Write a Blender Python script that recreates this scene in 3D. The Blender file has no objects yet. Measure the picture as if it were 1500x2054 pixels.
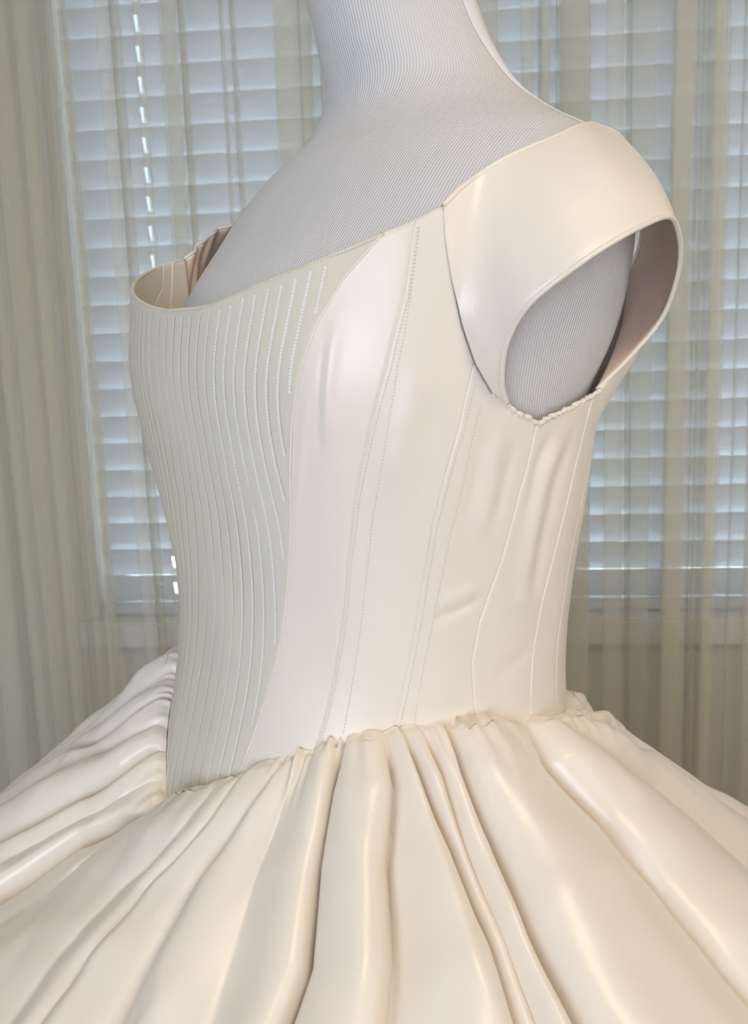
import bpy, bmesh, math, random
import numpy as np
from mathutils import Vector, Matrix
random.seed(7); RNG = np.random.RandomState(11)
SC = bpy.context.scene; COL = SC.collection
rad = math.radians

# ---------------------------------------------------------------- camera
def make_camera():
    psi, p, rl = .09348, .15873, .0343          # yaw to the left, pitch down, roll
    F = Vector((-math.sin(psi)*math.cos(p), math.cos(psi)*math.cos(p), -math.sin(p)))
    R0 = Vector((math.cos(psi), math.sin(psi), 0)); U0 = R0.cross(F)
    R = R0*math.cos(rl)-U0*math.sin(rl); U = R0*math.sin(rl)+U0*math.cos(rl)
    cam = bpy.data.cameras.new('camera'); o = bpy.data.objects.new('camera', cam); COL.objects.link(o)
    m = Matrix((R, U, -F)).transposed().to_4x4(); m.translation = Vector((0, 0, 1.32)); o.matrix_world = m
    cam.sensor_fit = 'VERTICAL'; cam.sensor_height = 7.2; cam.lens = 7.2*1800/2054; cam.clip_start = .01
    cam.dof.use_dof = True; cam.dof.focus_distance = .47; cam.dof.aperture_fstop = cam.lens/1.7
    SC.camera = o
make_camera()

# ---------------------------------------------------------------- world, lights, exposure
W = bpy.data.worlds.new('sky'); SC.world = W; W.use_nodes = True
W.node_tree.nodes['Background'].inputs[0].default_value = (.70, .85, 1, 1)
W.node_tree.nodes['Background'].inputs[1].default_value = 18.0
def area(name, loc, target, sx, sy, watts, col):
    L = bpy.data.lights.new(name, 'AREA'); L.shape = 'RECTANGLE'; L.size = sx; L.size_y = sy; L.energy = watts; L.color = col
    o = bpy.data.objects.new(name, L); COL.objects.link(o); o.location = loc
    o.rotation_euler = (Vector(target)-Vector(loc)).to_track_quat('-Z', 'Y').to_euler(); return o
sun = bpy.data.lights.new('sun', 'SUN'); sun.energy = 22; sun.angle = rad(.6); sun.color = (1, .97, .92); so = bpy.data.objects.new('sun', sun); COL.objects.link(so)
so.rotation_euler = Vector((-.9, .05, -1)).to_track_quat('-Z', 'Y').to_euler()       # comes over the house and lights the ground outside
area('side_window_light', (2.15, -.35, 1.62), (0, .55, 1.2), .9, 1.1, 5.6, (1, .90, .80))
area('rear_window_light', (-.35, -2.2, 1.25), (-.1, .55, 1.2), 1.3, 1.2, 31, (.755, .84, 1))
area('ceiling_lamp_light', (.75, -.25, 2.42), (.75, -.25, 0), .45, .45, 8, (1, .75, .47))
SC.view_settings.view_transform = 'Standard'; SC.view_settings.look = 'None'
SC.view_settings.exposure = .28; SC.view_settings.gamma = 1; SC.view_settings.use_curve_mapping = False
SC.cycles.max_bounces = 10; SC.cycles.diffuse_bounces = 6; SC.cycles.transmission_bounces = 8
SC.cycles.transparent_max_bounces = 32; SC.cycles.use_denoising = True
SC.cycles.caustics_reflective = False; SC.cycles.caustics_refractive = False; SC.cycles.sample_clamp_indirect = 8

# ---------------------------------------------------------------- object helpers
def put(name, me, mat=None, parent=None, **kw):
    o = bpy.data.objects.new(name, me); COL.objects.link(o)
    if mat and not me.materials: me.materials.append(mat)
    if parent:
        o.parent = parent; o.matrix_parent_inverse = Matrix.Translation(-parent.location)
    for k, v in kw.items(): o[k] = v
    return o
def thing(name, label, category, loc):
    o = bpy.data.objects.new(name, None); COL.objects.link(o); o.location = loc; o.empty_display_size = .1
    o['label'] = label; o['category'] = category; return o
def mesh(name, v, f, smooth=True, uv=None):
    me = bpy.data.meshes.new(name); me.from_pydata([tuple(map(float, p)) for p in v], [], [tuple(map(int, q)) for q in f])
    if uv is not None:
        l = me.uv_layers.new(name='UVMap'); idx = np.empty(len(me.loops), int); me.loops.foreach_get('vertex_index', idx)
        l.data.foreach_set('uv', np.asarray(uv, float)[idx].ravel())
    if smooth: me.polygons.foreach_set('use_smooth', [True]*len(me.polygons))
    me.update(); return me
def grid_faces(n, m, wrap=False):
    i, j = np.meshgrid(np.arange(n if wrap else n-1), np.arange(m-1), indexing='ij'); k = (i+1) % n
    return np.stack([i*m+j, k*m+j, k*m+j+1, i*m+j+1], -1).reshape(-1, 4)
def grid(name, P, wrap=False, uv=None, flip=False):
    n, m = P.shape[:2]; f = grid_faces(n, m, wrap)
    if flip: f = f[:, ::-1]
    return mesh(name, P.reshape(-1, 3), f, True, None if uv is None else uv.reshape(-1, 2))
def solid(o, t, offset=-1.):
    m = o.modifiers.new('thickness', 'SOLIDIFY'); m.thickness = t; m.offset = offset; m.use_even_offset = False; return o
def box_vf(lo, hi):
    x0, y0, z0 = lo; x1, y1, z1 = hi
    v = [(x0,y0,z0),(x1,y0,z0),(x1,y1,z0),(x0,y1,z0),(x0,y0,z1),(x1,y0,z1),(x1,y1,z1),(x0,y1,z1)]
    return v, [(0,3,2,1),(4,5,6,7),(0,1,5,4),(1,2,6,5),(2,3,7,6),(3,0,4,7)]
def boxes(name, L, bevel=0.):
    V, Fc = [], []
    for lo, hi in L:
        v, f = box_vf(lo, hi); k = len(V); V += v; Fc += [tuple(i+k for i in q) for q in f]
    me = mesh(name, V, Fc, False)
    if bevel:
        bm = bmesh.new(); bm.from_mesh(me); bmesh.ops.bevel(bm, geom=bm.edges[:], offset=bevel, segments=2, affect='EDGES'); bm.to_mesh(me); bm.free()
    return me
def tube(name, pts, r, n=8, closed=False):
    P = np.asarray(pts, float); K = len(P); r = np.broadcast_to(np.asarray(r, float), (K,))
    T = np.gradient(P, axis=0)
    if closed: T = np.roll(P, -1, 0)-np.roll(P, 1, 0)
    T /= np.linalg.norm(T, axis=1)[:, None]+1e-12
    a = np.array([0, 0, 1.]) if abs(T[0][2]) < .9 else np.array([1., 0, 0]); rings = []
    for k in range(K):
        N = a-T[k]*(a@T[k]); N /= np.linalg.norm(N); B = np.cross(T[k], N); a = N
        t = np.linspace(0, 2*math.pi, n, endpoint=False)
        rings.append(P[k]+r[k]*(np.cos(t)[:, None]*N+np.sin(t)[:, None]*B))
    V = np.concatenate(rings); F = []
    for k in range(K if closed else K-1):
        q = (k+1) % K
        for j in range(n): F.append((k*n+j, k*n+(j+1) % n, q*n+(j+1) % n, q*n+j))
    if not closed: F += [tuple(range(n))[::-1], tuple((K-1)*n+j for j in range(n))]
    return mesh(name, V, F)

# ---------------------------------------------------------------- materials
def mat(name, col, rough=.6, spec=.5, **kw):
    m = bpy.data.materials.new(name); m.use_nodes = True; b = m.node_tree.nodes['Principled BSDF']
    b.inputs['Base Color'].default_value = (*col, 1); b.inputs['Roughness'].default_value = rough
    b.inputs['Specular IOR Level'].default_value = spec
    for k, v in kw.items(): b.inputs[k].default_value = v
    return m
def nodes(m): return m.node_tree.nodes, m.node_tree.links, m.node_tree.nodes['Principled BSDF']
def noise_tint(m, c1, c2, scale, detail=2, stretch=(1, 1, 1), uvs=False):
    N, L, b = nodes(m); tc = N.new('ShaderNodeTexCoord'); mp = N.new('ShaderNodeMapping'); mp.inputs['Scale'].default_value = stretch
    nz = N.new('ShaderNodeTexNoise'); nz.inputs['Scale'].default_value = scale; nz.inputs['Detail'].default_value = detail
    mx = N.new('ShaderNodeMix'); mx.data_type = 'RGBA'; mx.inputs[6].default_value = (*c1, 1); mx.inputs[7].default_value = (*c2, 1)
    L.new(tc.outputs['Object'], mp.inputs[0]); L.new(mp.outputs[0], nz.inputs['Vector']); L.new(nz.outputs[0], mx.inputs[0]); L.new(mx.outputs[2], b.inputs['Base Color'])
def noise_bump(m, scale, strength, dist, stretch=(1, 1, 1), detail=2):
    N, L, b = nodes(m); tc = N.new('ShaderNodeTexCoord'); mp = N.new('ShaderNodeMapping'); mp.inputs['Scale'].default_value = stretch
    nz = N.new('ShaderNodeTexNoise'); nz.inputs['Scale'].default_value = scale; nz.inputs['Detail'].default_value = detail
    bp = N.new('ShaderNodeBump'); bp.inputs['Strength'].default_value = strength; bp.inputs['Distance'].default_value = dist
    L.new(tc.outputs['Object'], mp.inputs[0]); L.new(mp.outputs[0], nz.inputs['Vector']); L.new(nz.outputs[0], bp.inputs['Height']); L.new(bp.outputs[0], b.inputs['Normal'])
M = {}
M['satin'] = mat('ivory_satin', (.87, .81, .73), .33, .6); noise_tint(M['satin'], (.88, .822, .735), (.86, .80, .725), 9)
noise_bump(M['satin'], 900, .12, .0004, (1, 1, .35))
M['corded'] = mat('corded_linen', (.735, .705, .60), .62, .3); noise_bump(M['corded'], 1500, .25, .0003)
M['lining'] = mat('shaded_lining', (.72, .56, .45), .5, .35)  # shade inside the straps is put into this brown
M['thread'] = mat('sewing_thread', (.86, .82, .76), .6, .3)
M['white_thread'] = mat('white_thread', (.90, .89, .86), .6, .3)
M['shadow_thread'] = mat('shadowed_thread', (.70, .62, .56), .6, .2)  # small shadows at the stitches are put into this duller thread colour
M['jersey'] = mat('grey_white_jersey', (.72, .72, .73), .8, .2)
def jersey():
    N, L, b = nodes(M['jersey']); uv = N.new('ShaderNodeUVMap'); w = N.new('ShaderNodeTexWave'); w.bands_direction = 'X'; w.inputs['Scale'].default_value = .3142
    w.inputs['Distortion'].default_value = .05
    bp = N.new('ShaderNodeBump'); bp.inputs['Strength'].default_value = .55; bp.inputs['Distance'].default_value = .0006
    mx = N.new('ShaderNodeMix'); mx.data_type = 'RGBA'; mx.inputs[6].default_value = (.66, .66, .675, 1); mx.inputs[7].default_value = (.79, .79, .795, 1)
    L.new(uv.outputs[0], w.inputs['Vector']); L.new(w.outputs['Fac'], bp.inputs['Height']); L.new(bp.outputs[0], b.inputs['Normal'])
    L.new(w.outputs['Fac'], mx.inputs[0]); L.new(mx.outputs[2], b.inputs['Base Color'])
jersey()
M['wall'] = mat('beige_wall_paint', (.66, .65, .61), .85, .2); noise_bump(M['wall'], 120, .1, .002)
M['ceiling'] = mat('white_ceiling', (.82, .80, .75), .9, .2); M['floor'] = mat('beige_carpet', (.42, .38, .33), .95, .1)
noise_tint(M['floor'], (.46, .42, .37), (.38, .34, .29), 60, 4)
M['trim'] = mat('white_gloss_trim', (.72, .72, .70), .4, .5)
M['slat'] = mat('white_slat', (.74, .745, .76), .45, .4)
def translucent_slat():
    N, L, b = nodes(M['slat']); t = N.new('ShaderNodeBsdfTranslucent'); t.inputs[0].default_value = (.72, .76, .82, 1); mx = N.new('ShaderNodeMixShader'); mx.inputs[0].default_value = .28
    L.new(b.outputs[0], mx.inputs[1]); L.new(t.outputs[0], mx.inputs[2]); L.new(mx.outputs[0], N['Material Output'].inputs[0])
translucent_slat(); M['cord'] = mat('white_cord', (.8, .8, .78), .8, .2)
M['metal'] = mat('brushed_metal', (.55, .53, .5), .35, .5, Metallic=1.0)
M['grass'] = mat('pale_paving', (.68, .68, .66), .9, .2); M['dark_backdrop'] = mat('dimming_grey', (.10, .11, .11), .9, .2)  # outside wall colour kept dark to dim the upper blind slots
def sheer():
    m = bpy.data.materials.new('sheer_voile'); m.use_nodes = True; N, L = m.node_tree.nodes, m.node_tree.links; N.clear()
    out = N.new('ShaderNodeOutputMaterial'); tr = N.new('ShaderNodeBsdfTransparent'); tr.inputs[0].default_value = (1, 1, 1, 1)
    df = N.new('ShaderNodeBsdfDiffuse'); tl = N.new('ShaderNodeBsdfTranslucent'); a = N.new('ShaderNodeMixShader'); b = N.new('ShaderNodeMixShader')
    c = (.80, .775, .655, 1); df.inputs[0].default_value = c; tl.inputs[0].default_value = c
    a.inputs[0].default_value = .28; L.new(df.outputs[0], a.inputs[1]); L.new(tl.outputs[0], a.inputs[2])
    b.inputs[0].default_value = .23; L.new(tr.outputs[0], b.inputs[1]); L.new(a.outputs[0], b.inputs[2]); L.new(b.outputs[0], out.inputs[0])
    return m
M['sheer'] = sheer()
def glass():
    m = bpy.data.materials.new('window_glass'); m.use_nodes = True; N, L = m.node_tree.nodes, m.node_tree.links; N.clear()
    out = N.new('ShaderNodeOutputMaterial'); tr = N.new('ShaderNodeBsdfTransparent'); tr.inputs[0].default_value = (.95, .97, .97, 1)
    g = N.new('ShaderNodeBsdfGlossy'); g.inputs['Roughness'].default_value = .02; fr = N.new('ShaderNodeFresnel'); mx = N.new('ShaderNodeMixShader')
    L.new(fr.outputs[0], mx.inputs[0]); L.new(tr.outputs[0], mx.inputs[1]); L.new(g.outputs[0], mx.inputs[2]); L.new(mx.outputs[0], out.inputs[0]); return m
M['glass'] = glass()
import numpy as np
# ---- shape tables (metres; th = degrees round the body from its front, towards its left side) ----
AX = np.array([-.0568, .5559, 0.]); FD = np.array([-.7620, -.6475, 0.]); SD = np.array([.6475, -.7620, 0.]); UP = np.array([0, 0, 1.])
GZ = np.array([1.00,1.04,1.07,1.10,1.13,1.16,1.20,1.24,1.28,1.32,1.36,1.40])
GA = np.array([.1400,.1336,.1287,.1237,.1183,.1151,.1154,.1192,.1246,.1294,.1296,.1288])
GB = np.array([.1412,.1313,.1248,.1203,.1184,.1199,.1258,.1333,.1401,.1457,.1496,.1525])
GC = np.array([.0123,.0095,.0075,.0053,.0027,.0002,-.0017,-.0013,.0009,.0018,-.0024,-.0071])
FZ = np.array([1.16,1.20,1.26,1.30,1.34,1.37,1.40,1.42,1.44,1.46,1.48,1.505,1.54,1.58,1.64,1.70])
FA = np.array([.100,.102,.1105,.1190,.1225,.1140,.0990,.0900,.0800,.0670,.0593,.0562,.0531,.0556,.057,.058])
FB = np.array([.105,.112,.124,.137,.149,.156,.157,.149,.1275,.0913,.0635,.0480,.0430,.0448,.046,.047])
FC = np.array([.004,.002,.0020,-.0054,-.0174,-.0256,-.0350,-.0410,-.0470,-.0532,-.0530,-.0433,-.0290,-.0097,.012,.028])
def sstep(x): x = np.clip(x, 0, 1); return x*x*(3-2*x)
def herm(x, X, Y):
    X = np.asarray(X, float); Y = np.asarray(Y, float); x = np.clip(np.asarray(x, float), X[0], X[-1])
    d = np.gradient(Y, X); i = np.clip(np.searchsorted(X, x, side='right')-1, 0, len(X)-2)
    h = X[i+1]-X[i]; t = (x-X[i])/h
    return (2*t**3-3*t**2+1)*Y[i]+(t**3-2*t**2+t)*h*d[i]+(-2*t**3+3*t**2)*Y[i+1]+(t**3-t**2)*h*d[i+1]
def sect(th, z, tab, n, off=0.):
    Zt, At, Bt, Ct = tab
    a, b, c = herm(z, Zt, At)+off, herm(z, Zt, Bt)+off, herm(z, Zt, Ct)
    t = np.radians(th); ct, st = np.cos(t), np.sin(t)
    X = np.sign(ct)*np.abs(ct)**(2/n)*a+c; S = np.sign(st)*np.abs(st)**(2/n)*b
    return AX+X[..., None]*FD+S[..., None]*SD+np.asarray(z)[..., None]*UP
GT = (GZ, GA, GB, GC); FT = (FZ, FA, FB, FC)
def body(th, z, off=0.):
    th, z = np.broadcast_arrays(np.asarray(th, float), np.asarray(z, float)); return sect(th, z, GT, 2.25, off+.022*sstep((z-1.275)/.06)*sstep((np.abs(th)-108)/30))
def form(th, z, off=0.):
    th, z = np.broadcast_arrays(np.asarray(th, float), np.asarray(z, float)); return sect(th, z, FT, 2.1, off)
# waist seam height and top edge height round the bodice
BOT = np.array([(-180,1.090),(-140,1.102),(-100,1.126),(-65,1.136),(-45,1.131),(-28,1.113),(-16,1.092),(-6,1.068),(6,1.0874),(18.7,1.1031),(32,1.118),(43,1.1266),(51,1.1318),(64,1.135),(75,1.1338),(87.4,1.1302),(108,1.1162),(136,1.0975),(180,1.090)])
def zbot(th): return np.interp(th, BOT[:,0], BOT[:,1])
# skirt profile: arc length -> outward, drop
SP = np.array([(0,0,0),(.008,.0065,.002),(.02,.018,-.005),(.045,.040,-.026),(.09,.078,-.057),(.14,.118,-.088),(.2,.165,-.124),(.3,.236,-.191),(.4,.294,-.271),(.6,.372,-.453),(.9,.42,-.747),(1.24,.445,-1.085)])
ZW = 1.132
def skirt_base(th, s):
    th, s = np.broadcast_arrays(np.asarray(th, float), np.asarray(s, float))
    zb = zbot(th); p0 = body(th, zb, .001)
    t = np.radians(th); e = np.cos(t)[..., None]*FD+np.sin(t)[..., None]*SD
    r = herm(s, SP[:,0], SP[:,1]); h = herm(s, SP[:,0], SP[:,2])
    w = sstep(s/.30)
    z = (zb+h)*(1-w)+(ZW+h)*w
    z = z-.026*sstep(s/.22)*sstep(-np.cos(t)*1.3)
    P = p0+r[..., None]*e; P[..., 2] = z
    return P
# ---------------------------------------------------------------- the room
XL, XR, YR, YW, HC = -1.9, 2.4, -2.5, 1.46, 2.5      # left, right, rear, window wall (room side), ceiling
WX0, WX1, WZ0, WZ1 = -.622, 1.31, .9045, 2.18         # window opening
def st(name, me, m, parent=None): return put(name, me, m, parent, kind='structure')
T_ = .16
st('wall_front', boxes('wall_front', [((XL-T_, YW, 0), (WX0, YW+T_, HC)), ((WX1, YW, 0), (XR+T_, YW+T_, HC)), ((WX0, YW, 0), (WX1, YW+T_, WZ0-.045)), ((WX0, YW, WZ1), (WX1, YW+T_, HC))]), M['wall'])
st('wall_left', boxes('wall_left', [((XL-T_, YR, 0), (XL, YW, HC))]), M['wall'])
st('wall_right', boxes('wall_right', [((XR, YR, 0), (XR+T_, YW, HC))]), M['wall'])
st('wall_back', boxes('wall_back', [((XL-T_, YR-T_, 0), (XR+T_, YR, HC))]), M['wall'])
st('floor', boxes('floor', [((XL-T_, YR-T_, -.1), (XR+T_, YW+T_, 0))]), M['floor'])
st('ceiling', boxes('ceiling', [((XL-T_, YR-T_, HC), (XR+T_, YW+T_, HC+.1))]), M['ceiling'])
st('trim_1', boxes('window_sill', [((WX0-.03, YW-.022, WZ0-.045), (WX1+.03, YW+T_, WZ0))], .004), M['trim'])
win = st('window_1', boxes('window_frame', [((WX0, 1.565, WZ0), (WX1, 1.60, WZ0+.012)), ((WX0, 1.565, WZ1-.03), (WX1, 1.60, WZ1)), ((WX0, 1.565, WZ0), (WX0+.006, 1.60, WZ1)), ((WX1-.03, 1.565, WZ0), (WX1, 1.60, WZ1)), ((.33, 1.565, WZ0), (.36, 1.60, WZ1))]), M['trim'])
put('window_pane', boxes('pane', [((WX0+.006, 1.58, WZ0+.012), (.33, 1.584, WZ1-.03))]), M['glass'], win)
put('window_pane', boxes('pane', [((.36, 1.58, WZ0+.012), (WX1-.03, 1.584, WZ1-.03))]), M['glass'], win)
st('ground', boxes('ground', [((-14, 1.7, -.5), (14, 22, -.45))]), M['grass'])

st('dimming_wall', boxes('dimming_wall', [((-12, 9, -.5), (12, 9.3, 5.2))]), M['dark_backdrop'])  # added dark wall that dims the view through the upper blind slots
# ---------------------------------------------------------------- slatted blind
blind = thing('window_blind', 'closed white horizontal slat blind hanging in the window behind the sheer curtains', 'blind', (.34, 1.495, WZ0))
BX0, BX1, PITCH, E0 = -.615, 1.30, .046, .932
SLOTS = [-.491, -.03, .585, 1.19]
def slat_mesh():
    xs = [BX0]
    for s in SLOTS: xs += [s-.0035, s+.0035]
    xs += [BX1]; xs = np.array(xs); ch = np.array([0, .0140, .0380, .0525])    # along the chord
    tilt = rad(68); V, F = [], []
    for x in xs:
        for c in ch:
            crown = .0016*(1-((c-.0255)/.0255)**2)
            V.append((x, .0066-c*math.cos(tilt)-crown*math.sin(tilt), -.0028+c*math.sin(tilt)-crown*math.cos(tilt)))
    for i in range(len(xs)-1):
        for j in range(3):
            if i % 2 == 1 and j == 1: continue
            F.append((i*4+j, (i+1)*4+j, (i+1)*4+j+1, i*4+j+1))
    return mesh('slat', V, F, False)
sm = slat_mesh()
for k in range(27):
    o = put('slat', sm, M['slat'], blind); o.location = (0, 1.495, E0+k*PITCH); o.matrix_parent_inverse = Matrix.Translation(-blind.location)
    solid(o, .0026, 0)
put('bottom_rail', boxes('bottom_rail', [((BX0, 1.484, .9075), (BX1, 1.508, .9265))], .003), M['slat'], blind)
put('headrail', boxes('headrail', [((BX0, 1.475, 2.125), (BX1, 1.525, 2.175))], .003), M['slat'], blind)
for s in SLOTS: put('lift_cord', tube('lift_cord', [(s, 1.497, .915), (s, 1.497, 1.5), (s, 1.497, 2.13)], .0009, 5), M['cord'], blind)

# ---------------------------------------------------------------- sheer curtains: flat folds lie over one another
def curtain(name, label, x0, x1, bands, seed):
    rg = np.random.RandomState(seed); path = [(x0, .0)]; d = .012
    for a, b, n in bands:
        path.append((a-.004, rg.uniform(-.004, .004)))
        lay = (n-1)//2
        for q in range(lay):
            j = rg.uniform(-.0015, .0015)
            path += [(a+(b-a)*.5, -d*q), (b+j, -d*q-.001), (b+j+.0008, -d*q-.006), (b+j-.003, -d*q-.0105), (a+(b-a)*.5, -d*q-.0105), (a-j+.002, -d*q-.0105), (a-j-.001, -d*q-.014), (a-j+.002, -d*(q+1)-.006)]
        path += [((a+b)/2, -d*lay-.006), (b-.002, -d*lay-.005), (b+.006, -d*lay*.5), (b+.014, rg.uniform(-.003, .003))]
    path.append((x1, 0)); path = np.array(path)
    # keep gaps between bands from folding back
    pts = [path[0]]
    for p0, p1 in zip(path[:-1], path[1:]):
        n = max(1, int(abs(p1[0]-p0[0])/.012))
        for k in range(1, n+1): pts.append(p0+(p1-p0)*k/n)
    pts = np.array(pts); zs = np.linspace(.006, 2.36, 34); P = np.empty((len(pts), len(zs), 3))
    f1 = rg.uniform(0, 6.28, 4)
    for j, z in enumerate(zs):
        wob = .0022*np.sin(pts[:, 0]*31+z*1.7+f1[0])+.0016*np.sin(pts[:, 0]*67-z*2.6+f1[1])
        P[:, j, 0] = pts[:, 0]+wob; P[:, j, 1] = 1.395+pts[:, 1]+.010*np.sin(pts[:, 0]*72+f1[1]+.4*z)*np.clip((-.5-pts[:, 0])/.08, 0, 1)+.007*np.sin(pts[:, 0]*48+f1[2]+.6*z)+.004*np.sin(pts[:, 0]*110+f1[3]); P[:, j, 2] = z
    o = put(name, grid(name, P), M['sheer'], None, label=label, category='curtain'); return o
LB = [(-.98,-.95,3),(-.90,-.875,5),(-.83,-.80,3),(-.765,-.735,5),(-.708,-.690,5),(-.672,-.650,7),(-.632,-.615,5),(-.6040,-.592,3),(-.580,-.5722,5),(-.5113,-.4953,3),(-.4908,-.487,3),(-.4589,-.4514,3),(-.4192,-.3981,5),(-.3899,-.3854,3),(-.3321,-.3269,3),(-.3143,-.3091,3),(-.2484,-.2146,5),(-.2132,-.2029,3),(-.1868,-.1722,5),(-.1431,-.1213,5)]
RB = [(-.0779,-.0491,5),(-.0133,.0081,5),(.0441,.0738,5),(.1052,.1186,3),(.1313,.1418,5),(.1572,.1956,7),(.222,.2531,3),(.2628,.2924,3),(.3126,.3407,7),(.3529,.3586,5),(.3679,.3865,7),(.4093,.4122,3),(.4307,.4413,5),(.459,.4732,5),(.51,.54,5),(.58,.60,3),(.65,.69,5),(.75,.78,3),(.84,.88,5),(.95,.98,5),(1.06,1.1,3),(1.18,1.21,5),(1.3,1.34,5)]
curtain('sheer_curtain', 'ivory sheer curtain hanging to the left of the dress form and gown', -1.05, -.10, LB, 3)
curtain('sheer_curtain', 'ivory sheer curtain with broad flat folds right of the dress form', -.096, 1.42, RB, 8)
rod = put('curtain_rod', tube('curtain_rod', [(-1.2, 1.395, 2.375), (0, 1.395, 2.375), (1.6, 1.395, 2.375)], .011, 12), M['metal'], None, label='thin metal rod above the window carrying both sheer curtains', category='curtain rod')
for x in (-1.1, .25, 1.5): put('rod_bracket', boxes('rod_bracket', [((x-.008, 1.395, 2.368), (x+.008, 1.462, 2.382))]), M['metal'], rod)
# ---------------------------------------------------------------- dress form
C0 = (float(AX[0]), float(AX[1]), 0)
df = thing('dress_form', 'grey white jersey covered dress form with long neck standing inside the ivory gown', 'dress form', C0)
def form_mesh():
    th = np.linspace(-180, 180, 241)[:-1]; z = np.concatenate([np.linspace(1.16, 1.36, 30), np.linspace(1.364, 1.52, 60), np.linspace(1.525, 1.70, 30)])
    P = form(th[:, None], z[None]); 
    seg = np.linalg.norm(np.diff(np.concatenate([P, P[:1]]), axis=0), axis=-1); arc = np.concatenate([np.zeros((1, len(z))), np.cumsum(seg, 0)])[:-1]
    i0 = np.argmin(abs(th)); arc = arc-arc[i0]
    uv = np.stack([arc*1000/1.75, np.broadcast_to(z*100, arc.shape)], -1)
    me = grid('torso', P, True, uv)
    bm = bmesh.new(); bm.from_mesh(me); bm.verts.ensure_lookup_table(); m = len(z)
    for j in (0, m-1): bm.faces.new([bm.verts[i*m+j] for i in range(len(th))])
    bmesh.ops.recalc_face_normals(bm, faces=bm.faces[:]); bm.to_mesh(me); bm.free(); me.polygons.foreach_set('use_smooth', [True]*len(me.polygons)); return me
put('torso', form_mesh(), M['jersey'], df)
zz = np.linspace(1.425, 1.69, 60)
def strip(th_of_z, w, lift):
    tz = th_of_z(zz); P = np.stack([form(tz-w, zz, .0002), form(tz-w*.8, zz, lift), form(tz, zz, lift*1.15), form(tz+w*.8, zz, lift), form(tz+w, zz, .0002)], 0); return grid('cover_seam', P)
put('cover_seam', strip(lambda z: np.interp(z, [1.42, 1.445, 1.47, 1.50, 1.54, 1.6, 1.7], [100, 104, 112, 116, 117, 118, 118]), np.interp(zz, [1.44, 1.47, 1.52, 1.7], [1.5, 5, 11, 13]), .0016), mat('double_jersey', (.80, .80, .80), .75, .2), df, label='pale doubled seam at the nape')
put('stand_pole', tube('stand_pole', [(C0[0], C0[1], .03), (C0[0], C0[1], .6), (C0[0], C0[1], 1.17)], .016, 14), M['metal'], df)
def disc(r, h):
    t = np.linspace(0, 2*math.pi, 40, endpoint=False); V, F = [], []
    for rr, z in [(0.001, 0), (r, 0), (r, h*.5), (r*.9, h), (.03, h*1.3), (.001, h*1.3)]:
        V += [(C0[0]+rr*math.cos(a), C0[1]+rr*math.sin(a), z) for a in t]
    return mesh('stand_base', V, [(k*40+j, k*40+(j+1) % 40, (k+1)*40+(j+1) % 40, (k+1)*40+j) for k in range(5) for j in range(40)])
put('stand_base', disc(.17, .022), M['metal'], df)

# ---------------------------------------------------------------- gown: bodice
gown = thing('ball_gown', 'ivory satin ball gown with corded bodice, off-shoulder straps and gathered skirt', 'dress', C0)
def cur(L): A = np.array(sorted((z, t) for t, z in L)); return lambda z: np.interp(z, A[:, 0], A[:, 1])
S1 = cur([(55.5,1.3786),(48.3,1.3599),(43.8,1.3407),(40.8,1.3186),(37.9,1.2955),(35.9,1.2714),(33.1,1.2329),(30.8,1.206),(28.0,1.1703),(24.5,1.1424),(21.0,1.1147),(19.0,1.1038)])
S2 = cur([(61.3,1.3831),(60.9,1.3502),(58.8,1.3195),(54.7,1.2901),(50.2,1.2566),(47.6,1.2261),(45.7,1.1866),(43.7,1.1492),(41.9,1.1262)])
S3 = cur([(79.6,1.345),(77.0,1.3147),(74.6,1.2905),(71.2,1.2669),(68.2,1.2424),(66.3,1.2116),(64.6,1.172),(62.6,1.1353)])
S4 = cur([(92.5,1.2901),(90.9,1.2703),(88.9,1.2478),(86.5,1.2195),(82.8,1.1883),(82.1,1.1666),(84.9,1.1322)])
S5 = cur([(114.1,1.30),(109.0,1.2661),(105.1,1.2314),(101.5,1.1932),(101.0,1.1582),(101.6,1.1208)])
S6 = cur([(129,1.30),(127.0,1.2818),(119,1.24),(114.5,1.2024),(115.0,1.1562),(117.7,1.11)])
S7 = lambda z: S6(z)*0+152.
ST2 = cur([(62.6,1.3834),(62.5,1.3589),(62.0,1.3331),(60.5,1.3087),(58.0,1.2829),(54.0,1.2465),(52.0,1.2134),(50.5,1.1764),(49.5,1.1473),(49.0,1.1327)])
ST3 = cur([(79.5,1.304),(77.5,1.2855),(75.5,1.263),(72.5,1.2366),(70.5,1.2088),(68.5,1.1711),(67.5,1.1361)])
TOP = np.array([(-180,1.362),(-150,1.370),(-118,1.3036),(-97.6,1.2938),(-92.5,1.2901),(-85.5,1.3005),(-81.8,1.3062),(-77.5,1.3204),(-73.6,1.3386),(-70.3,1.3585),(-67,1.4000),(-45,1.3860),(-25,1.3720),(-10.3,1.3615),(-3,1.3570),(2.8,1.3534),(13.4,1.3523),(18,1.3529),(27.2,1.3582),(38.5,1.3656),(48.7,1.3729),(55.5,1.3786),(61.3,1.3831),(67,1.3897),(68.1,1.3758),(70.3,1.3585),(73.6,1.3386),(77.5,1.3204),(81.8,1.3062),(85.5,1.3005),(92.5,1.2901),(97.6,1.2938),(118,1.3036),(150,1.370),(180,1.362)])
def ztop(th): return np.interp(th, TOP[:, 0], TOP[:, 1])
mir = lambda f: (lambda z: -f(z))
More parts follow.
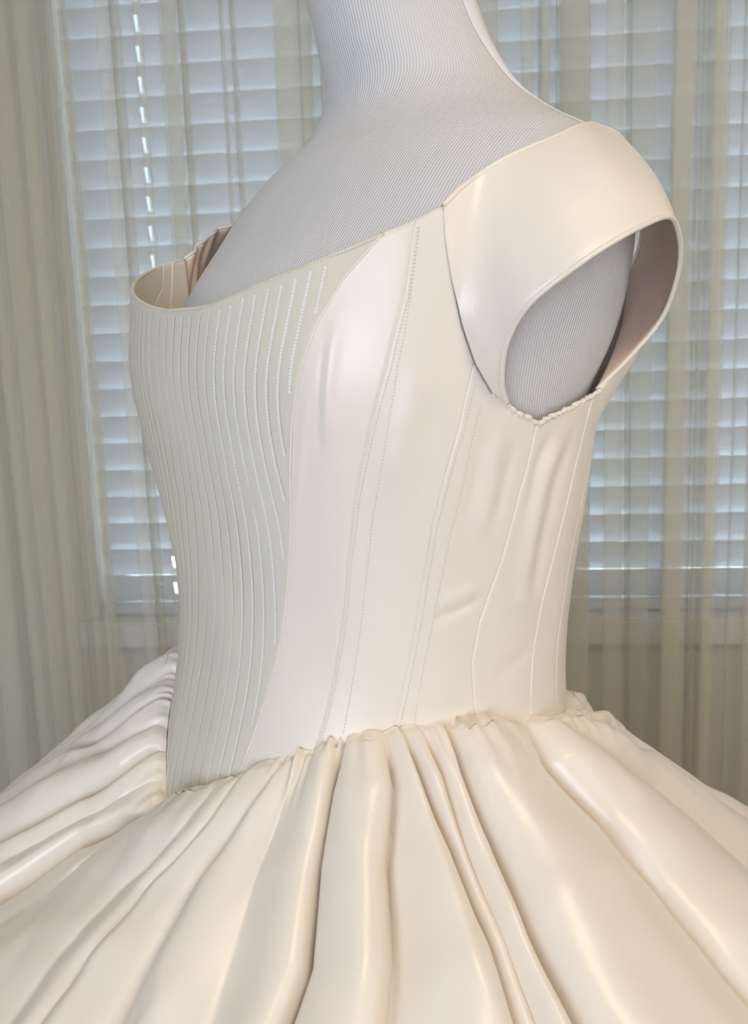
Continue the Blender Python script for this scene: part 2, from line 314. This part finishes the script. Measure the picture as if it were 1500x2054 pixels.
# soft creases of the satin: (th, z) polylines, height (m), width (m)
WR = [([(46.5,1.335),(44.5,1.2981),(43.3,1.280)], -.0011, .0018), ([(48.5,1.345),(46.5,1.31),(45.5,1.285)], .0012, .004), ([(34.5,1.25),(36.5,1.2577),(41.0,1.2954),(42.5,1.31)], .0007, .0025),
      ([(69.0,1.1945),(73,1.196),(78.0,1.1982),(82.0,1.2009)], -.0015, .0028), ([(70,1.203),(76,1.205),(81.5,1.2085)], .0012, .004),
      ([(101.5,1.2835),(96.0,1.2617),(93.5,1.2306),(93.5,1.1976)], .0020, .006), ([(97,1.285),(93.5,1.268),(91.5,1.24)], -.0012, .0035), ([(106,1.285),(101,1.26),(98,1.23),(97,1.19)], -.0013, .005),
      ([(84.0,1.29),(82.5,1.265),(80.0,1.2346)], .0012, .0045), ([(80.5,1.292),(79,1.268),(77,1.245)], -.0010, .004), ([(88,1.283),(86,1.262),(84,1.24)], -.0009, .0035),
      ([(58.5,1.2591),(61.0,1.2829),(64.5,1.3054),(66.5,1.3239)], .0010, .006), ([(70,1.31),(67.5,1.28),(64.5,1.25)], -.0007, .006), ([(63,1.15),(70,1.152),(78,1.149)], .0006, .005),
      ([(88,1.155),(94,1.160),(100,1.165)], -.0008, .005), ([(90,1.20),(95,1.195),(100,1.185)], .0008, .005)]
def wrinkle(th, z, P):
    h = np.zeros(th.shape)
    for L, amp, w in WR:
        q = np.array(L); n = 14; t = np.linspace(0, len(q)-1, n); q = np.stack([np.interp(t, range(len(q)), q[:, 0]), np.interp(t, range(len(q)), q[:, 1])], 1)
        C = body(q[:, 0], q[:, 1]); best = np.full(th.shape, 9.); arg = np.zeros(th.shape)
        for k in range(n-1):
            a, b = C[k], C[k+1]; ab = b-a; s = np.clip(((P-a)@ab)/(ab@ab), 0, 1); d = np.linalg.norm(P-(a+s[..., None]*ab), axis=-1)
            m = d < best; best = np.where(m, d, best); arg = np.where(m, (k+s)/(n-1), arg)
        h += amp*np.exp(-(best/w)**2)*np.clip(np.sin(np.pi*np.clip(arg, .04, .96))*1.6, 0, 1)
    return h
def unit_n(P):
    a = np.gradient(P, axis=0); b = np.gradient(P, axis=1); n = np.cross(a, b); n /= np.linalg.norm(n, axis=-1)[..., None]+1e-12
    s = np.sign((n*(P-AX-UP*P[..., 2:3])).sum(-1))[..., None]; return n*np.where(s == 0, 1, s)
def panel_grid(fl, fr, nu, nv):
    x_ = np.linspace(0, 1, nu); u = (.2*x_+.8*(.5-.5*np.cos(np.pi*x_)))[:, None] if nu < 200 else x_[:, None]; v = np.linspace(0, 1, nv)[None]; z = 1.12+.24*v+0*u
    for _ in range(14):
        th = fl(z)*(1-u)+fr(z)*u; z = .4*z+.6*(zbot(th)*(1-v)+ztop(th)*v)
    return th, z, u, v
def panel(name, fl, fr, nu, nv, m, relief=None, dip=(1, 1), wr=True, **kw):
    th, z, u, v = panel_grid(fl, fr, nu, nv); P = body(th, z, .0012); n = unit_n(P)
    seg = np.linalg.norm(np.diff(P, axis=0), axis=-1); arc = np.concatenate([np.zeros((1, nv)), np.cumsum(seg, 0)]); tot = arc[-1:]
    h = np.zeros(th.shape)
    if dip[0]: h -= .0007*np.exp(-(arc/.0007)**2)
    if dip[1]: h -= .0007*np.exp(-((tot-arc)/.0007)**2)
    if wr: h += wrinkle(th, z, P)
    if relief is not None: h += relief(th, z, arc)
    h += .0005*np.sin(th*.21+z*37)*np.sin(z*23-th*.09)
    o = put(name, grid(name, P+n*h[..., None]), m, gown, **kw); solid(o, .0016, -1 if ((np.cross(P[1, 0]-P[0, 0], P[0, 1]-P[0, 0]))@n[0, 0]) > 0 else 1); return o
def stitches(name, P, N, length, pitch, width, slant, m, parent, lift=.0003, thick=.0004):
    d = np.concatenate([[0], np.cumsum(np.linalg.norm(np.diff(P, axis=0), axis=1))]); V, F = [], []
    for s in np.arange(pitch*.5, d[-1]-pitch*.4, pitch):
        c = np.array([np.interp(s, d, P[:, k]) for k in range(3)]); c2 = np.array([np.interp(s+.0005, d, P[:, k]) for k in range(3)]); n = np.array([np.interp(s, d, N[:, k]) for k in range(3)])
        t = c2-c; t /= np.linalg.norm(t)+1e-12; b = np.cross(n, t); t2 = t*math.cos(slant)+b*math.sin(slant); b2 = np.cross(n, t2)
        k = len(V)
        for a, w, hh in ((-.5, 0, -.3), (-.25, .5, .6), (-.25, -.5, .6), (.25, .5, .6), (.25, -.5, .6), (.5, 0, -.3)): V.append(c+t2*a*length+b2*w*width+n*(lift+hh*thick))
        F += [(k, k+2, k+1), (k+1, k+2, k+4, k+3), (k+3, k+4, k+5)]
    return put(name, mesh(name, V, F), m, parent, kind='stuff')
def line_on_body(f, z0, z1, off, n=160):
    z = np.linspace(z0, z1, n); th = f(z); P = body(th, z, off); e = 1e-3
    a = body(th+.5, z, off)-P; b = np.gradient(P, axis=0); N = np.cross(a, b); N /= np.linalg.norm(N, axis=1)[:, None]+1e-12
    s = np.sign((N*(P-AX-UP*P[:, 2:3])).sum(1)); return P, N*s[:, None]
# corded front: the cords run down the front, a little closer together towards the waist point
KZ = [1.06, 1.097, 1.14, 1.22, 1.2915, 1.345, 1.39]; KC = [6.5, 6.5, 6.3, 4.85, 2.85, 2.65, 2.6]; KW = [3.7, 3.75, 3.95, 3.42, 2.68, 2.83, 3.0]
thc = lambda z: np.interp(z, [1.06, 1.16, 1.25, 1.36], [-6, -2.5, -.5, 0])
def front_l(z): return -S1(z)+2*thc(z)*.6
def front_relief(th, z, arc):
    k = herm(z, KZ, KC)+th/herm(z, KZ, KW); return .00016*(np.abs(np.sin(np.pi*k))**.6-.6)
fp = panel('corded_front_panel', front_l, S1, 300, 110, M['corded'], front_relief, (0, 1), False, label='grey cream corded bodice front with rows of white stitching, coming to a point at the waist')
for k in range(-16, 19):
    z = np.linspace(1.062, 1.378, 260); th = (k-herm(z, KZ, KC))*herm(z, KZ, KW)
    ok = (th < S1(z)-1.2) & (th > front_l(z)+1.2) & (z < ztop(th)-.003) & (z > zbot(th)+.001); th, z = th[ok], z[ok]
    if len(z) < 12: continue
    f = lambda q, th=th, z=z: np.interp(q, z, th); P, N = line_on_body(f, z[0], z[-1], .0012, 200)
    for e in (-.00028, .00028) if k > 9 else (0,):
        T = np.gradient(P, axis=0); Bn = np.cross(N, T); Bn /= np.linalg.norm(Bn, axis=1)[:, None]+1e-12
        stitches('stitch_row', P+Bn*e, N, .0021, .00165, .0008, .4, M['white_thread'], fp, .0002, .0004)
sat = dict()
names = [('side_front_panel', S1, S2, 70), ('side_panel', S2, S3, 80), ('underarm_panel', S3, S4, 90), ('side_back_panel', S4, S5, 60), ('back_panel', S5, S6, 40), ('back_panel', S6, S7, 50), ('back_panel', S7, lambda z: z*0+180, 40)]
for nm, a, b, nu in names:
    o = panel(nm, a, b, nu, 110, M['satin']); sat[nm] = sat.get(nm, o)
    aa = (lambda z: front_l(z)) if a is S1 else mir(a)
    panel(nm, mir(b), aa, nu//2, 70, M['satin'], None, (1, 1), False)
def seam_rows(par, f, offs, z0, z1, m):
    P, N = line_on_body(f, z0, z1, .0016); stitches('stitch_row', P, N, .0010, .0017, .00055, 0, m, par, .0001, .0003)
deg = lambda f, d: (lambda z: f(z)+d)
for par, f, z0, z1 in [('side_panel', deg(S2, 1.1), 1.13, 1.382), ('side_panel', ST2, 1.136, 1.382), ('underarm_panel', deg(S3, 1.1), 1.137, 1.312), ('underarm_panel', ST3, 1.137, 1.303),
                       ('back_panel', deg(S5, .8), 1.122, 1.302), ('back_panel', deg(S5, 5.2), 1.118, 1.303), ('back_panel', deg(S6, -.8), 1.113, 1.30)]:
    seam_rows(sat[par], f, 0, z0, z1, M['shadow_thread'] if par != 'back_panel' else M['thread'])
P, N = line_on_body(S1, 1.1045, 1.3775, .0008); put('seam_piping', tube('seam_piping', P, .0006, 8), M['satin'], fp)
# narrow binding along the neckline
for a, b, mm in ((-66.5, -55.6, 'satin'), (-55.6, 55.6, 'corded'), (55.6, 66.8, 'satin')):
    t = np.linspace(a, b, 20 if mm == 'satin' else 140); put('neckline_binding', tube('neckline_binding', body(t, ztop(t)-.0004, .0004), .0010, 8), M[mm], gown)
def frayed(name, a, b):
    t = np.linspace(a, b, 120); r = .0013+.0003*np.sin(t*2.9+1)*np.sin(t*1.3); P = body(t, ztop(t)+.0005*np.sin(t*2.1)*np.sin(t*.9+2), .0008+.0005*np.sin(t*3.7)); P += RNG.normal(0, .00006, P.shape)
    put(name, tube(name, P, r, 7), M['satin'], gown)
frayed('armhole_binding', 82, 118); frayed('armhole_binding', -118, -82)

# ---------------------------------------------------------------- gown: straps standing off the shoulders
KU = np.array([(.050,.141,1.390),(.040,.141,1.398),(.029,.141,1.405),(.018,.144,1.412),(.005,.146,1.418),(-.013,.148,1.425),(-.030,.146,1.432),(-.050,.138,1.438),(-.069,.126,1.442),(-.092,.122,1.440),(-.113,.116,1.428),(-.130,.108,1.408),(-.140,.098,1.388),(-.137,.091,1.369)])
KL = np.array([(.015,.1425,1.301),(.024,.149,1.312),(.029,.158,1.329),(.029,.172,1.345),(.016,.187,1.360),(-.003,.192,1.371),(-.023,.192,1.379),(-.045,.188,1.385),(-.062,.181,1.384),(-.080,.171,1.374),(-.092,.160,1.360),(-.096,.148,1.341),(-.086,.136,1.322),(-.066,.129,1.304)])
KB = np.array([.004,.003,.003,.003,.004,.004,.004,.004,.005,.006,.008,.008,.006,.004])
def strap(side):
    n, m = 130, 34; t = np.linspace(0, 13, n); g = lambda K: np.stack([herm(t, np.arange(14), K[:, k]) for k in range(3)], 1)
    U_, L_ = g(KU), g(KL); bl = herm(t, np.arange(14), KB)
    v = np.linspace(0, 1, m)
    D = (U_+L_)/2; out = D-np.array([-.02, .03, 1.36]); out[:, 2] *= .6; out /= np.linalg.norm(out, axis=1)[:, None]
    P = U_[:, None]*(1-v)[None, :, None]+L_[:, None]*v[None, :, None]+out[:, None]*(bl[:, None]*4*(v*(1-v))[None])[..., None]
    # front end lies along the bodice seam
    zf = 1.390+(1.301-1.390)*v; tf = np.interp(zf, [1.3005,1.3062,1.3204,1.3386,1.3585,1.3758,1.3897], [85.5,81.8,77.5,73.6,70.3,68.1,67.0]); Q = body(tf if side > 0 else -tf, zf, .0022)-AX
    E = np.stack([Q@FD, side*(Q@SD), zf], 1); w = np.exp(-(t/2.6)**2)
    P = P+(E-P[0])[None]*w[:, None, None]
    # a few soft dents
    for a, b, amp, wa, wb in [(3.6, .4, -.0010, 1.4, .3), (5.6, .5, .0016, .8, .3), (4.4, .75, -.0012, 1.2, .2), (7.0, .3, -.0015, .6, .3), (4.6, .3, .0010, 1.4, .35)]:
        P += out[:, None]*(amp*np.exp(-((t[:, None]-a)/wa)**2-((v[None]-b)/wb)**2))[..., None]
    if side < 0:      # the far strap is crumpled and sags outwards
        tt, vv = t[:, None], v[None]; fr = np.exp(-((tt-2.2)/2.2)**2)
        k_ = np.clip(tt/3, 0, 1)*np.clip((13-tt)/4, 0, 1); P[..., 1] += .012*k_; P[..., 2] += .010*np.exp(-((tt-3)/4)**2)*(1-vv*.5); P += out[:, None]*(fr*.0035*np.sin(tt*5.1+vv*3)*np.sin(vv*6+1+tt))[..., None]
    W_ = AX+P[..., 0:1]*FD+side*P[..., 1:2]*SD+P[..., 2:3]*UP
    a = np.cross(W_[61, 10]-W_[60, 10], W_[60, 11]-W_[60, 10]); oo = AX+out[60, 0]*FD+side*out[60, 1]*SD+out[60, 2]*UP-AX
    s = put('strap', grid('strap', W_), M['satin'], gown); k = 1 if a@oo > 0 else -1; solid(s, .0010, -k)
    nn = np.cross(np.gradient(W_, axis=0), np.gradient(W_, axis=1)); nn /= np.linalg.norm(nn, axis=-1)[..., None]+1e-12; nn *= k
    ln = put('strap_lining', grid('strap_lining', (W_-nn*.0013)[:, 1:-1]), M['lining'], s, label='inner lining of the strap, its shade put into a brown colour'); solid(ln, .0005, k)
    put('strap_hem', tube('strap_hem', (W_-nn*.0006)[:, -1], .0013, 8), M['satin'], s); put('strap_hem', tube('strap_hem', (W_-nn*.0006)[:, 0], .0012, 8), M['satin'], s)
    return s
strap(1); strap(-1)

# ---------------------------------------------------------------- gown: gathered skirt
SK = np.array([0, .03, .06, .10, .14])
# creases of the gathers: angle at the five arc lengths, how deep (0..1), how far the fold rolls over, bias of the crown
CR = [((-36,-39,-43,-46,-48),.7,.0,1,1.7), ((-29.8,-30.5,-35,-42,-45),.9,.05,.8,1.6), ((-22,-25,-31,-36,-38.5),.7,.04,1,1.5), ((-16.5,-17.5,-21,-23.2,-25.5),1,.06,.8,1.6), ((-10.3,-13,-16.5,-19,-20.5),.6,.02,1.2,1.6), ((-1,-9,-12.8,-13.5,-14.3),.95,.05,1,1.9),
      ((19.5,16.2,9.5,9.0,10.5),.4,0,1.3,2), ((23,22,16,15,15.5),.6,0,.62,1.3), ((36.5,31,26,25.4,25.2),.95,.05,.75,1.5), ((41.5,38.4,37,37,37.2),.55,.02,1.45,1.6), ((49.6,48.2,47.3,47.5,44.5),1,.13,1.3,2), ((59.5,60.8,58.2,58,56),.85,.05,1.75,1.6),
      ((64.2,66.5,69.2,71,71.2),.8,.04,.8,1.6), ((68.5,71,71.5,72.6,72.9),.75,.03,1,1.8), ((76.2,75.2,76.2,76.3,77),.95,.05,.62,1.35), ((98.5,95,99,99.5,98.5),.85,.04,.8,1.6), ((110.5,119.5,129.5,130,127.5),.9,.04,1,1.7), ((117,142,152,156,158),.75,.03,1,1.7)]
def crease_table():
    L = [(np.array(a, float), d, k, sk, pw) for a, d, k, sk, pw in CR]
    rg = np.random.RandomState(5)
    base = [-178,-166,-153,-141,-128,-116,-103,-92,-81,-70,-60,-51.5]
    for b in base:
        j = rg.uniform(-2, 2, 5)*np.array([1, .8, .6, .5, .5]); L.append((b+j, rg.uniform(.6, .95), .03, rg.uniform(.7, 1.4), 1.7))
    L.append((np.array([133, 158, 166, 168, 169.]), .8, .03, 1, 1.7)); L.append((np.array([160, 172, 175, 175, 175.]), .7, .03, 1, 1.7))
    L.sort(key=lambda q: q[0][3]); return L
def skirt():
    L = crease_table(); s = np.concatenate([np.linspace(0, .04, 46), np.linspace(.0415, .20, 95), np.linspace(.205, 1.238, 70)]); m = len(s); n = 26
    TH = np.stack([np.interp(s, SK, a) for a, *_ in L]); K = len(L)
    for i in range(1, K): TH[i] = np.maximum(TH[i], TH[i-1]+1.2)
    cols, H, SH = [], [], []
    for i in range(K):
        t0 = TH[i]; t1 = TH[(i+1) % K]+(360 if i == K-1 else 0); dl, dr = L[i][1], L[(i+1) % K][1]; kl, kr = L[i][2], L[(i+1) % K][2]; sk, pw = L[i][3:5]
        R = .125+herm(s, SP[:, 0], SP[:, 1]); gap = np.radians(t1-t0)*R
        A = np.minimum(.50*gap, .0205)*np.clip(.35+s/.05, .35, 1)*np.clip(1-(s-.5)/1.6, .6, 1)
        for q in range(n):
            u = .45*q/n+.55*(.5-.5*math.cos(math.pi*q/n)); us = u**sk; b = 1-abs(2*us-1)**pw; b = b**(.62 if pw > 1.75 else .85)
            floor = (1-dl)*(1-u)+(1-dr)*u; hh = A*(floor+(1-floor)*b); cols.append(t0+(t1-t0)*u)
            wv = .0016+.0022*np.clip(s/.08, 0, 1); gr = .0105*np.clip((s-.004)/.02, 0, 1)*np.clip(1.25-s/.5, .2, 1)
            hh = hh-gr*(max(0, dl-.6)/.4*np.exp(-(u*gap/wv)**2)+max(0, dr-.6)/.4*np.exp(-((1-u)*gap/wv)**2))
            H.append(hh-A*.60)
            sh = np.sin(2*np.pi*u); over = np.where(u < .5, kl, kr)*np.clip(s/.03, .3, 1)*np.clip(1.2-s/.35, .3, 1)
            SH.append(-(t1-t0)*over*sh*1.1)
    TH2 = np.array(cols)+np.array(SH); H = np.array(H)
    # fine gathers at the seam, and slack in the cloth
    thg = np.array(cols); rg = np.random.RandomState(2); ph = rg.uniform(0, 6.28, 12); g = np.zeros(H.shape)
    for k in range(6): g += np.sin(np.radians(thg)*(62+23*k)+ph[k]+s*(30+10*k)*(-1)**k)
    g *= (.0012-.0002*sstep((-thg-5)/20))*np.exp(-s/(.015-.007*sstep((-thg-5)/20)))*(.6+.5*np.sin(np.radians(thg)*9+1))*np.clip(.35+s/.004, 0, 1)
    sl = np.sin(thg*.23+s*31+ph[7])*np.sin(s*47-thg*.11+ph[8])*.0011*sstep(s/.06)+np.sin(thg*.52-s*60+ph[9])*np.sin(s*75+thg*.3)*.0005*sstep(s/.05)
    for a, b, amp, wa, wb in [(90, .085, .0022, 4, .012), (95, .115, -.0018, 4, .014), (103, .075, .0018, 5, .016), (112, .10, -.0016, 6, .015), (89, .055, -.0015, 3, .012), (121, .07, .0015, 6, .02), (64, .10, .002, 4, .02), (53, .07, .0015, 3, .03), (5, .09, .0018, 7, .02), (30, .08, .0014, 4, .03)]:
        sl += amp*np.exp(-((thg-a)/wa)**2-((s[None]-b)/wb)**2)
    rg = np.random.RandomState(21)
    for q in range(70):
        a, b = rg.uniform(-45, 140), rg.uniform(.035, .2); wa = rg.uniform(2, 5.5); wb = rg.uniform(.008, .022); amp = rg.uniform(.0006, .0019)*rg.choice([-1, 1]); tl = rg.uniform(-120, 120)
        sl += amp*np.exp(-((thg-a-tl*(s[None]-b))/wa)**2-((s[None]-b)/wb)**2)
    for q in range(150):
        a, b = rg.uniform(-60, 150), rg.uniform(.012, .19); ln = rg.uniform(.012, .045); sl_ = rg.uniform(-1, 1)*90; w = rg.uniform(.6, 1.8)*(.8+.12/(.1+b)); amp = rg.uniform(.0004, .0013)*rg.choice([-1, 1])
        dth_ = thg-a-sl_*(s[None]-b); sl += amp*np.exp(-np.abs(dth_/w)**1.6)*np.exp(-((s[None]-b)/ln)**2)
    TH2 = (TH2+180) % 360-180
    S_ = np.broadcast_to(s, TH2.shape); B0 = skirt_base(TH2, S_)
    e = 1.0; dth = skirt_base((TH2+e+180) % 360-180, S_)-skirt_base((TH2-e+180) % 360-180, S_); ds = skirt_base(TH2, S_+.01)-skirt_base(TH2, S_-.01*(S_ > .011))
    ds[..., 2] = np.minimum(ds[..., 2], .0); N = np.cross(ds, dth); N /= np.linalg.norm(N, axis=-1)[..., None]+1e-12; N *= np.sign(N[..., 2:3]+1e-9)
    P = B0+N*(H+g+sl+.0015*sstep(s/.03))[..., None]; P[..., 2] = np.maximum(P[..., 2], .004)
    P[..., 2] += (.0008+.0027*sstep((TH2-8)/14))*np.exp(-s/.004)
    o = put('skirt', grid('skirt', P, True), M['satin'], gown); return o
skirt()
